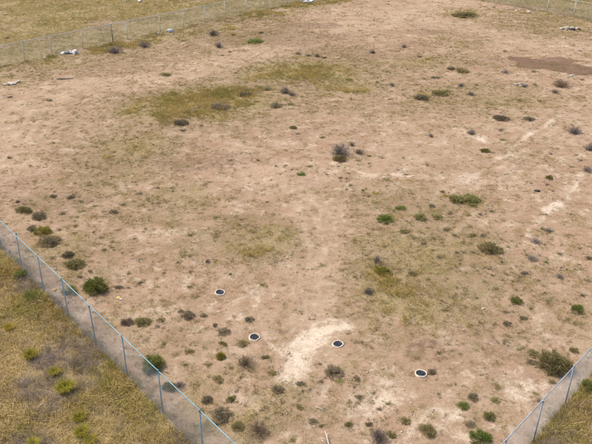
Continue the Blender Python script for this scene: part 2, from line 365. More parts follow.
# ------------------------------------------------------------------ ground: one sheet to the horizon
def axis(lo, hi, d0, d1, far):
    a = [lo]
    while a[-1] < hi: a.append(a[-1] + d0 + (d1 - d0) * (a[-1] - lo) / (hi - lo))
    s = d1; up = []
    v = a[-1]
    while v < far: s *= 1.35; v += s; up.append(v)
    s = d0; dn = []; v = lo
    while v > -far: s *= 1.35; v -= s; dn.append(v)
    return np.array(dn[::-1] + a + up)
xs = axis(-44, 46, .17, .17, 1800); ys = axis(11, 104, .10, .33, 2500)
X, Y = np.meshgrid(xs, ys); X = X.ravel(); Y = Y.ravel()
rut = f_rut(X, Y)
Z = height(X, Y) * sstep(600, 150, np.hypot(X, Y)) - .016 * rut
nx, ny = len(xs), len(ys)
ii, jj = np.meshgrid(np.arange(nx - 1), np.arange(ny - 1)); q = (jj * nx + ii).ravel()
quads = np.stack([q, q + 1, q + nx + 1, q + nx], 1)
ground = mesh_np('ground', np.stack([X, Y, Z], 1), quads, M['ground'], smooth=True)
for nm, arr in (('grass', f_grass(X, Y)), ('chalk', f_chalk(X, Y)), ('dark', f_dark(X, Y)), ('road', f_road(X, Y)), ('thin', f_thin(X, Y)), ('rut', rut)):
    ground.data.attributes.new(nm, 'FLOAT', 'POINT').data.foreach_set('value', arr.astype(np.float32))
tag(ground, 'bare tan dirt lot with chalky patches and dry grass around it', 'ground', kind='structure')

# ------------------------------------------------------------------ chain link fences
def wire_panel(L, z0, z1, r):
    """woven wire as crossed straight strands, in (s, normal, z)"""
    out_v = []; H = z1 - z0; st = .072
    for sgn, off in ((1, r), (-1, -r)):
        c = np.arange(-H + .01, L, st)
        a = np.maximum(0, -c); b = np.minimum(H, L - c)
        s0, s1 = c + a, c + b
        if sgn < 0: s0, s1 = L - s0, L - s1
        p0 = np.stack([s0, np.full_like(c, off), a + z0], 1); p1 = np.stack([s1, np.full_like(c, off), b + z0], 1)
        d = np.array([sgn, 0, 1.]) / math.sqrt(2); n = np.array([0, 1., 0]); t = np.cross(d, n)
        ring = [n * r, t * r, -n * r, -t * r]
        out_v.append(np.stack([p0 + k for k in ring] + [p1 + k for k in ring], 1))
    V = np.concatenate(out_v); k = len(V)
    f = []
    for i in range(4):
        j = (i + 1) % 4; f.append((i, j, 4 + j, 4 + i))
    Q = (np.arange(k)[:, None, None] * 8 + np.array(f)[None]).reshape(-1, 4)
    return V.reshape(-1, 3), Q
def rot_line(V, A, u):
    n = np.array([-u[1], u[0]])
    return np.stack([A[0] + V[:, 0] * u[0] + V[:, 1] * n[0], A[1] + V[:, 0] * u[1] + V[:, 1] * n[1], V[:, 2]], 1)
def lathe(prof, n=14):
    V = []; T = []
    for r, z in prof:
        for k in range(n): V.append((r * math.cos(2 * math.pi * k / n), r * math.sin(2 * math.pi * k / n), z))
    for i in range(len(prof) - 1):
        for k in range(n):
            a, b = i * n + k, i * n + (k + 1) % n
            T.append((a, b, b + n, a + n))
    return np.array(V), np.array(T)

def fence(name, A, B, ss, H, label, pm, rm, wr=.0017, rail=.020, strainers=()):
    """posts at distances ss along A to B"""
    A = np.array(A); B = np.array(B); Lt = np.linalg.norm(B - A); u = (B - A) / Lt
    root = tag(empty(name, A[0], A[1], 0), label, 'fence', 'fences round the dirt lot')
    pv, pt = lathe([(.0, -.35), (.025, -.35), (.025, H - .01), (0.0, H - .01)], 10)
    cv, ct = lathe([(.0, H - .03), (.032, H - .03), (.032, H + .03), (.024, H + .05), (.0, H + .058)], 10)
    post_me = cap_me = None
    root.location = (0, 0, 0)
    for i, s in enumerate(ss):
        p = A + u * s
        thick = (1.9 if i in strainers else 1.35) if pm == 'old_steel' else 1
        if post_me is None:
            o = mesh_np('post', pv, pt, M[pm], smooth=False, parent=root); post_me = o.data
            c = mesh_np('cap', cv, ct, M[pm], parent=o); cap_me = c.data
        else:
            o = bpy.data.objects.new('post', post_me); C.objects.link(o); o.parent = root
            c = bpy.data.objects.new('cap', cap_me); C.objects.link(c); c.parent = o
        zz = hz(*p); o.location = (p[0], p[1], zz * .0); o.scale = (thick, thick, 1)
        o.rotation_euler = (random.gauss(0, .02), random.gauss(0, .02), 0)
        if i in strainers:
            o['label'] = 'thicker dull grey strainer post'
            o.data = post_me.copy(); o.data.materials[0] = M['dull_post']
        if i:
            V, Q = wire_panel(s - ss[i - 1], .02, H - .03, wr)
            bow = .02 * random.uniform(-1, 1)
            V[:, 1] += .036 + bow * np.sin(np.pi * V[:, 0] / (s - ss[i - 1])) * np.sin(np.pi * V[:, 2] / H)
            V[:, 0] += ss[i - 1]
            mesh_np('wire_mesh', rot_line(V, A, u), Q, M[rm], parent=root)
    # rail sags and jogs a little from bay to bay
    pts = []
    for i, s in enumerate(ss):
        p = A + u * s; pts.append((p[0], p[1], H + random.gauss(0, .014)))
        if i + 1 < len(ss):
            m = A + u * (s + ss[i + 1]) / 2; pts.append((m[0], m[1], H - .012 + random.gauss(0, .005)))
    v, t, k = tube(pts, rail, 8); mesh_np('top_rail', v, t, M[pm], smooth=True, parent=root)
    w = [(*(A + u * s + np.array([-u[1], u[0]]) * .04), .06) for s in ss]
    v, t, k = tube(w, .003, 4); mesh_np('bottom_wire', v, t, M[rm], parent=root)
    return root
def along(A, B, p):
    A = np.array(A); B = np.array(B); return float(np.dot(np.array(at(*p)) - A, (B - A) / np.linalg.norm(B - A)))
def spaced(first, step, Lt): return [first + step * k for k in range(-60, 60) if .3 < first + step * k < Lt - .3]
LEN = lambda a, b: math.dist(a, b)
ls = LEN(CN, CL)
s0 = along(CN, CL, (163, 413))
near_left = [0] + spaced(s0, 2.58, ls) + [ls]
fence('chain_link_fence', CN, CL, near_left, 2.0, 'near chain link fence with pale blue top rail running down the left side', 'steel', 'wire')
lr = LEN(CN, CR); s1 = along(CN, CR, (532.75, 443))
fence('chain_link_fence', CN, CR, [0] + spaced(s1, 2.42, lr) + [lr], 1.92, 'chain link fence with blue grey top rail crossing the bottom right corner', 'grey_steel', 'wire')
lf = LEN(CL, CF)
fp = [along(CL, CF, p) for p in ((25, 61), (50, 54.5), (82, 48), (111, 41.5), (127, 38.7), (159, 31.5), (183, 26.7), (204, 22), (224, 17.6), (245, 13.2), (267, 8.5), (287, 4.4))]
fl = [s for s in spaced(fp[0], 3.4, lf) if s < fp[0] - 1] + fp + [s for s in spaced(fp[-1], 3.5, lf) if s > fp[-1] + 1]
fence('chain_link_fence', CL, CF, [0] + fl + [lf], 1.9, 'long far chain link fence with white posts between the lot and the field, top left', 'old_steel', 'wire', wr=.0021, rail=.028, strainers=(1 + fl.index(fp[3]),))
ld = LEN(CF, CR); s3 = along(CF, CR, (573, 17.2))
fence('chain_link_fence', CF, CR, [0] + spaced(s3, 3.6, ld) + [ld], 1.95, 'chain link fence in front of green field in the top right corner', 'old_steel', 'wire', wr=.0021)

# ------------------------------------------------------------------ manholes
MAN = [((220, 292.3), 'leftmost of four round dark manhole covers in pale rings on the dirt', 'leftmost manhole'),
       ((254.5, 337), 'second manhole from the left, dark round cover beside the large chalky patch', 'second manhole from left'),
       ((338, 344), 'third manhole from the left, dark round cover at the tip of the chalky patch', 'third manhole from left'),
       ((421, 374), 'rightmost and nearest round dark manhole cover with olive weed beside it', 'rightmost manhole')]
for (px, py), lab, _ in MAN:
    x, y = at(px, py)
    r = tag(empty('manhole', x, y), lab, 'manhole', 'manholes in the dirt lot')
    r.rotation_euler = (random.gauss(0, .035), random.gauss(0, .035), random.uniform(0, 6)); r.location.z += random.uniform(-.008, .006)
    n = 40
    v, t = lathe([(.192, -.12), (.192, .040), (.198, .050), (.232, .048), (.242, .036), (.262, -.06)], n)
    th = np.arctan2(v[:, 1], v[:, 0]); v[:, 2] += .008 * np.sin(th * 3 + px) ; v[:, :2] *= (1 + .02 * np.sin(th * 5 + py) + .012 * np.sin(th * 11 + px))[:, None]
    mesh_np('collar', v, t, M['concrete'], smooth=True, parent=r)
    v, t = lathe([(0, .024), (.05, .024), (.055, .030), (.09, .030), (.095, .024), (.13, .024), (.135, .030), (.172, .030), (.187, .022), (.187, -.05)], n)
    cv = mesh_np('cover', v, t, M['cover'], parent=r)
    for a in (0, math.pi):
        hv, ht = lathe([(0.012, .0), (.018, .0), (.018, .014), (.012, .014), (.012, 0)], 10)
        h = mesh_np('lifting_lug', hv, ht, M['cover'], parent=cv); h.location = (.075 * math.cos(a), .075 * math.sin(a), .027)

# ------------------------------------------------------------------ plant templates (unit radius)
def blades(r, n, h0, h1, spread, w, lean, droop=.25):
    """arching blades: 3 triangles each"""
    a = r.uniform(0, 2 * np.pi, n); rad = spread * np.sqrt(r.random(n))
    b = np.stack([rad * np.cos(a), rad * np.sin(a), np.zeros(n)], 1)
    a2 = a + r.normal(0, .7, n); out = np.stack([np.cos(a2), np.sin(a2), np.zeros(n)], 1)
    h = r.uniform(h0, h1, n); ln = lean * r.uniform(.2, 1.2, n) * h
    mid = b + out * (ln * .4)[:, None] + np.array([0, 0, 1]) * (h * .6)[:, None]
    tip = b + out * ln[:, None] + np.array([0, 0, 1]) * (h * (1 - droop * r.random(n)))[:, None]
    f = r.uniform(0, 2 * np.pi, n); side = np.stack([np.cos(f), np.sin(f), np.zeros(n)], 1) * (w * r.uniform(.6, 1.3, n) / 2)[:, None]
    V = np.stack([b - side, b + side, mid - side * .8, mid + side * .8, tip], 1).reshape(-1, 3)
    T = (np.arange(n)[:, None, None] * 5 + np.array([(0, 1, 3), (0, 3, 2), (2, 3, 4)])[None]).reshape(-1, 3)
    return V, T, np.repeat(r.random(n), 5)
def leaves(r, P, D, L, W, twist=1.):
    """diamond leaves at P along D"""
    n = len(P); D = D / np.linalg.norm(D, axis=1)[:, None]
    s = np.cross(D, r.normal(0, 1, (n, 3))); s /= np.linalg.norm(s, axis=1)[:, None]
    l = (L * r.uniform(.6, 1.3, n))[:, None]; w = (W * r.uniform(.6, 1.3, n))[:, None]
    V = np.stack([P, P + D * l * .45 + s * w / 2, P + D * l, P + D * l * .45 - s * w / 2], 1).reshape(-1, 3)
    T = (np.arange(n)[:, None, None] * 4 + np.array([(0, 1, 2), (0, 2, 3)])[None]).reshape(-1, 3)
    return V, T, np.repeat(r.random(n), 4)
def prisms(P0, P1, r0, r1, r):
    """three sided twigs from P0 to P1"""
    d = P1 - P0; d = d / (np.linalg.norm(d, axis=1)[:, None] + 1e-9)
    a = np.cross(d, np.where(np.abs(d[:, 2:3]) < .9, [[0, 0, 1.]], [[1., 0, 0]])); a /= np.linalg.norm(a, axis=1)[:, None]; b = np.cross(d, a)
    R = []
    for P, rr in ((P0, r0), (P1, r1)):
        for k in range(3):
            t = 2 * math.pi * k / 3; R.append(P + rr * (a * math.cos(t) + b * math.sin(t)))
    V = np.stack(R, 1).reshape(-1, 3)
    f = []
    for k in range(3):
        j = (k + 1) % 3; f += [(k, j, 3 + j), (k, 3 + j, 3 + k)]
    T = (np.arange(len(P0))[:, None, None] * 6 + np.array(f)[None]).reshape(-1, 3)
    return V, T, np.repeat(r.random(len(P0)), 6)
def clumps(r, k, hgt):
    """uneven dome of clump centres"""
    c = []
    lob = r.uniform(.5, 1.12, 8); lob = .5 * lob + .25 * (np.roll(lob, 1) + np.roll(lob, -1)) + .08
    while len(c) < k:
        a = r.uniform(0, 2 * np.pi); e = np.arcsin(r.random() ** .8); q = r.uniform(.35, 1) ** .6 * lob[int(a / 6.2832 * 8) % 8]
        c.append((q * math.cos(a) * math.cos(e), q * math.sin(a) * math.cos(e), .06 + hgt * q * math.sin(e)))
    return np.array(c)
def tpl_leafy(seed, hgt=.85, k=90, per=46, L=.14, W=.04):
    r = np.random.default_rng(seed); c = clumps(r, k, hgt)
    P = np.repeat(c, per, 0) + r.normal(0, .085, (k * per, 3)) * [1, 1, .8]; P[:, 2] = np.abs(P[:, 2])
    D = P * [1, 1, .8] + [0, 0, .35] + r.normal(0, .35, P.shape)
    fol = leaves(r, P, D, L, W)
    b = c * [.12, .12, 0]; tw = join([prisms(b, c * [.55, .55, .6], .02, .013, r), prisms(c * [.55, .55, .6], c, .013, .006, r)])
    return tw, fol
def tpl_twiggy(seed, hgt=.8, k=70, leafy=90):
    r = np.random.default_rng(seed); c = clumps(r, k, hgt); b = c * [.1, .1, 0] + r.normal(0, .04, c.shape) * [1, 1, 0]
    m = c * [.6, .6, .55] + r.normal(0, .06, c.shape)
    parts = [prisms(b, m, .016, .011, r), prisms(m, c, .011, .006, r)]
    for j in range(4):
        s = m + (c - m) * r.uniform(0, .8, (k, 1)); e = s + (c - m) * .35 + r.normal(0, .16, c.shape) + [0, 0, .08]
        parts.append(prisms(s, e, .0075, .004, r))
        e2 = e + r.normal(0, .10, c.shape) + [0, 0, .03]; parts.append(prisms(s * .3 + e * .7, e2, .006, .003, r))
    P = b[r.integers(0, k, leafy)] + np.clip(r.normal(0, .2, (leafy, 3)), -.35, .35) * [1, 1, 0]; P[:, 2] = np.abs(r.normal(0, .1, leafy))
    return join(parts), leaves(r, P, r.normal(0, 1, P.shape) + [0, 0, .8], .15, .045)
def tpl_weed(seed, hgt=.42, n=520, L=.19, W=.05, arms=11):
    """low spreading irregular weed: arms of small leaves"""
    r = np.random.default_rng(seed); P = []; st = []
    for i in range(arms):
        a = r.uniform(0, 6.283); l = r.uniform(.3, .95); e = np.array([l * math.cos(a), l * math.sin(a) * .9, hgt * r.uniform(.25, 1)])
        t = r.random(n // arms) ** .8; P.append(t[:, None] * e + np.clip(r.normal(0, .15, (len(t), 3)), -.19, .19) * [1, 1, .5]); st.append(e)
    P = np.concatenate(P); P[:, 2] = np.abs(P[:, 2]) * (1 + 0 * P[:, 2]); st = np.array(st)
    fol = leaves(r, P, P * [.8, .8, .3] + r.normal(0, .5, P.shape) + [0, 0, .35], L, W)
    return prisms(st * 0 + r.normal(0, .03, st.shape) * [1, 1, 0], st, .02, .008, r), fol
def tpl_tussock(seed, n=1100):
    r = np.random.default_rng(seed)
    return blades(r, n, .5, 1.15, .42, .034, .7, .5)

def me_of(name, tpl, mat):
    o = mesh_np(name, tpl[0], tpl[1], M[mat], tint=tpl[2]); d = o.data; bpy.data.objects.remove(o); return d
TP = {}
for s in range(5):
    tw, fo = tpl_leafy(10 + s); TP['leafy', s] = (tw, fo)
    tw, fo = tpl_leafy(90 + s, .45, 70, 34, .15, .036); TP['low', s] = (tw, fo)
    TP['twiggy', s] = tpl_twiggy(30 + s)
for s in range(6): TP['weed', s] = tpl_weed(50 + s)
MESH = {}
def parts_mesh(shape, s, mat, which):
    k = (shape, s, mat, which)
    if k not in MESH: MESH[k] = me_of('twigs' if which == 0 else 'foliage', TP[shape, s][which], mat)
    return MESH[k]
def whole_mesh(shape, s, mat):
    k = (shape, s, mat)
    if k not in MESH:
        MESH[k] = me_of('weed_tuft', join([TP[shape, s][0], TP[shape, s][1]]), mat)
    return MESH[k]

# ------------------------------------------------------------------ shrubs and weeds that can be told apart
# kinds: g green, b fresh green, y yellow green, o olive, d dark olive, k grey twigs, n brown twigs
KIND = {'g': ('green', 'low'), 'b': ('bright', 'leafy'), 'y': ('yellowgreen', 'low'), 'o': ('olive', 'low'), 'd': ('dark', 'low'), 'k': ('grey', 'twiggy'), 'n': ('brown', 'twiggy')}
WORD = {'g': 'green', 'b': 'bright green', 'y': 'yellow green', 'o': 'olive', 'd': 'dark olive', 'k': 'grey', 'n': 'brown'}
BIG = [  # px, py, half width px, kind, shape, label
    (95, 290, 13.5, 'g', 'leafy', 'big round green shrub just inside the left fence'),
    (153, 367, 13.5, 'g', 'leafy', 'rounded green shrub seen across the left fence rail'),
    (169, 388, 9, 'y', 'low', 'yellow green shrub behind the left fence rail, below the rounded green shrub'),
    (554, 368, 16, 'o', 'leafy', 'wide olive green shrub beside the right fence rail'),
    (482, 440, 11, 'b', 'low', 'bright green shrub at the bottom edge by the right fence'),
    (463, 407, 6, 'b', 'low', 'small bright green cushion shrub left of the right fence'),
    (340, 154, 13, 'k', 'twiggy', 'large grey twiggy shrub alone on bare dirt in mid lot'),
    (245, 364, 9.5, 'n', 'twiggy', 'round brown leafless shrub below the second manhole from left'),
    (278, 390, 7, 'd', 'low', 'dark round shrub below right of the round brown leafless shrub'),
    (379, 440, 12, 'k', 'twiggy', 'dark grey twiggy shrub at the bottom edge of the lot'),
    (427, 432, 10, 'o', 'low', 'olive shrub near the bottom edge below the rightmost manhole'),
    (369, 293, 6.5, 'k', 'twiggy', 'dark grey round shrub at left edge of the weedy grass patch'),
    (468, 200.5, 13, 'o', 'low', 'long green and olive shrub in the right half, mid lot'),
    (456, 201, 8, 'o', 'low', 'olive shrub forming the left end of the long green shrub'),
    (386, 220, 9, 'b', 'low', 'low bright green shrub at the top of the weedy grass patch'),
    (420, 218, 7, 'o', 'low', 'olive shrub right of the low bright green shrub'),
    (491, 250, 12, 'o', 'low', 'broad olive green shrub right of the weedy grass patch'),
    (421, 99, 9, 'd', 'low', 'dark olive shrub in upper right lot, pair with paler one'),
    (439, 94, 7.5, 'o', 'low', 'paler olive shrub to the right of the dark olive pair'),
    (466, 16, 13, 'o', 'low', 'isolated wide olive shrub near the top edge of the lot'),
    (560, 86, 9, 'n', 'twiggy', 'brown grey shrub just below the dark red soil patch'),
    (574.5, 133, 8, 'k', 'twiggy', 'grey shrub high on the right edge beside a chalky track'),
    (590, 150, 7, 'k', 'twiggy', 'grey shrub cut by the right edge, middle of three'),
    (587, 171, 5.5, 'k', 'twiggy', 'grey round shrub, lowest of three by the right edge'),
    (471, 134, 5.5, 'k', 'twiggy', 'grey round shrub alone beside a white chalk spot'),
    (501, 119, 9, 'd', 'low', 'dark olive flat shrub above the chalky track'),
    (529, 119.5, 6, 'd', 'low', 'dark flat shrub right of the dark olive flat shrub'),
    (451, 69, 6, 'd', 'low', 'dark shrub left of the dark red soil patch'),
    (462, 72, 6.5, 'o', 'low', 'olive shrub touching the dark shrub left of the red soil'),
    (44, 233, 9.5, 'y', 'low', 'yellow olive shrub near the upper end of the left fence'),
    (32, 230, 6.5, 'd', 'low', 'dark olive shrub left of the yellow olive shrub by the fence'),
    (50, 243, 11, 'd', 'low', 'dark spreading shrub under the yellow olive shrub by the fence'),
    (68, 256, 9, 'd', 'low', 'flat dark olive shrub between fence and dark spreading shrub'),
    (76, 266, 9, 'o', 'low', 'long olive shrub above the big round green shrub'),
    (38, 217, 9, 'd', 'low', 'dark shrub cluster where the left fence leaves the picture'),
    (24, 211, 8, 'o', 'low', 'olive shrub left of the dark cluster at the fence end'),
    (70, 292, 7, 'g', 'low', 'green shrub seen through the left fence mesh'),
    (207, 401, 9, 'd', 'low', 'dark sprawling weed near the lower end of left fence'),
    (222, 416, 11, 'd', 'low', 'wide dark weed patch below the dark sprawling weed'),
    (258, 433, 12, 'n', 'twiggy', 'brown grey twiggy weed at the bottom edge left of centre'),
    (238, 428, 7, 'o', 'low', 'olive weed left of the brown grey twiggy weed'),
    (333, 373, 12, 'd', 'low', 'spreading dark olive weed below the third manhole from left'),
    (489, 418, 9, 'o', 'low', 'loose olive weed left of the right fence rail'),
    (432, 373, 5.5, 'd', 'low', 'dark olive weed touching the rightmost manhole'),
    (515, 302, 7, 'g', 'low', 'green shrub in the lower right lot among small weeds'),
    (577, 310, 7, 'b', 'low', 'bright green shrub near the right edge, lower half'),
    (221, 357, 5.5, 'y', 'leafy', 'small yellow green shrub left of the round brown leafless shrub'),
    (245, 95, 9, 'd', 'low', 'dark brown shrub at the right end of the yellow grass patch'),
    (220, 108, 11, 'd', 'low', 'dark shrub on the lower edge of the yellow grass patch'),
    (180, 124, 9, 'd', 'low', 'dark olive shrub below the yellow grass patch'),
    (276, 106, 7, 'd', 'low', 'dark shrub right of the yellow grass patch'),
    (285, 92, 6.5, 'k', 'twiggy', 'grey shrub above right of the yellow grass patch'),
    (115, 53, 9, 'k', 'twiggy', 'long grey shrub inside the far left fence'),
    (145, 47, 6.5, 'k', 'twiggy', 'grey shrub right of the long grey one by the far fence'),
    (256, 42, 8, 'g', 'low', 'flat green shrub in the upper middle of the lot'),
    (213, 35, 6, 'k', 'twiggy', 'grey shrub nearest the far left fence in the upper middle'),
    (219, 47.5, 5.5, 'k', 'twiggy', 'grey shrub below another grey shrub, upper middle'),
    (188, 315, 8, 'd', 'low', 'long dark olive weed left of the second manhole'),
    (143, 323, 8, 'o', 'low', 'olive weed beside the left fence, below the big round green shrub'),
    (126, 323, 6.5, 'n', 'low', 'brown weed beside the left fence rail'),
    (377, 262, 8, 'k', 'twiggy', 'thin grey dead weed within the weedy grass patch'),
    (382, 273, 9, 'y', 'low', 'bright yellow green weed clump in the weedy grass patch'),
    (588, 390, 10, 'g', 'leafy', 'dark green shrub outside the right fence at the picture edge'),
    (22, 277, 8, 'g', 'leafy', 'dark green shrub outside the left fence near its upper end'),
    (32, 298, 11, 'g', 'low', 'grey green shrub outside the left fence among dry grass'),
    (340, 160, 7, 'o', 'low', 'olive weed growing at the foot of the large grey twiggy shrub'),
    (352, 145.5, 4, 'k', 'twiggy', 'small grey shrub behind the large grey twiggy shrub'),
    (359.5, 153, 5.5, 'n', 'twiggy', 'brown shrub right of the large grey twiggy shrub'),
]
def place_shrub(px, py, r, kind, shape, label, i, name='shrub', cat='shrub'):
    mat = KIND[kind][0]; x, y = at(px, py); a, b = mpp(py)
    R = r * a * (1.22 if shape == 'twiggy' else .98 if kind == 'd' else 1.06); top = min(R, .62 + .2 * R) if shape != 'low' else min(R, .45 + .15 * R) * (.85 if kind == 'd' else 1)
    o = tag(empty(name, x, y, None, random.uniform(0, 6.283), (R * random.uniform(.9, 1.25), R * random.uniform(.75, 1.1), top * random.uniform(.85, 1.05))), label, cat, 'shrubs in and around the lot')
    if kind in 'kn' and shape != 'twiggy': tm, fm = 'stem', mat
    elif shape == 'twiggy': tm, fm = mat, 'olive'
    else: tm, fm = 'stem', mat
    for w, m, nm in ((0, tm, 'twigs'), (1, fm, 'foliage')):
        c = bpy.data.objects.new(nm, parts_mesh(shape, i % 5, m, w)); C.objects.link(c); c.parent = o
    return o
for i, (px, py, r, k, sh, lab) in enumerate(BIG): place_shrub(px, py, r, k, sh, lab, i)

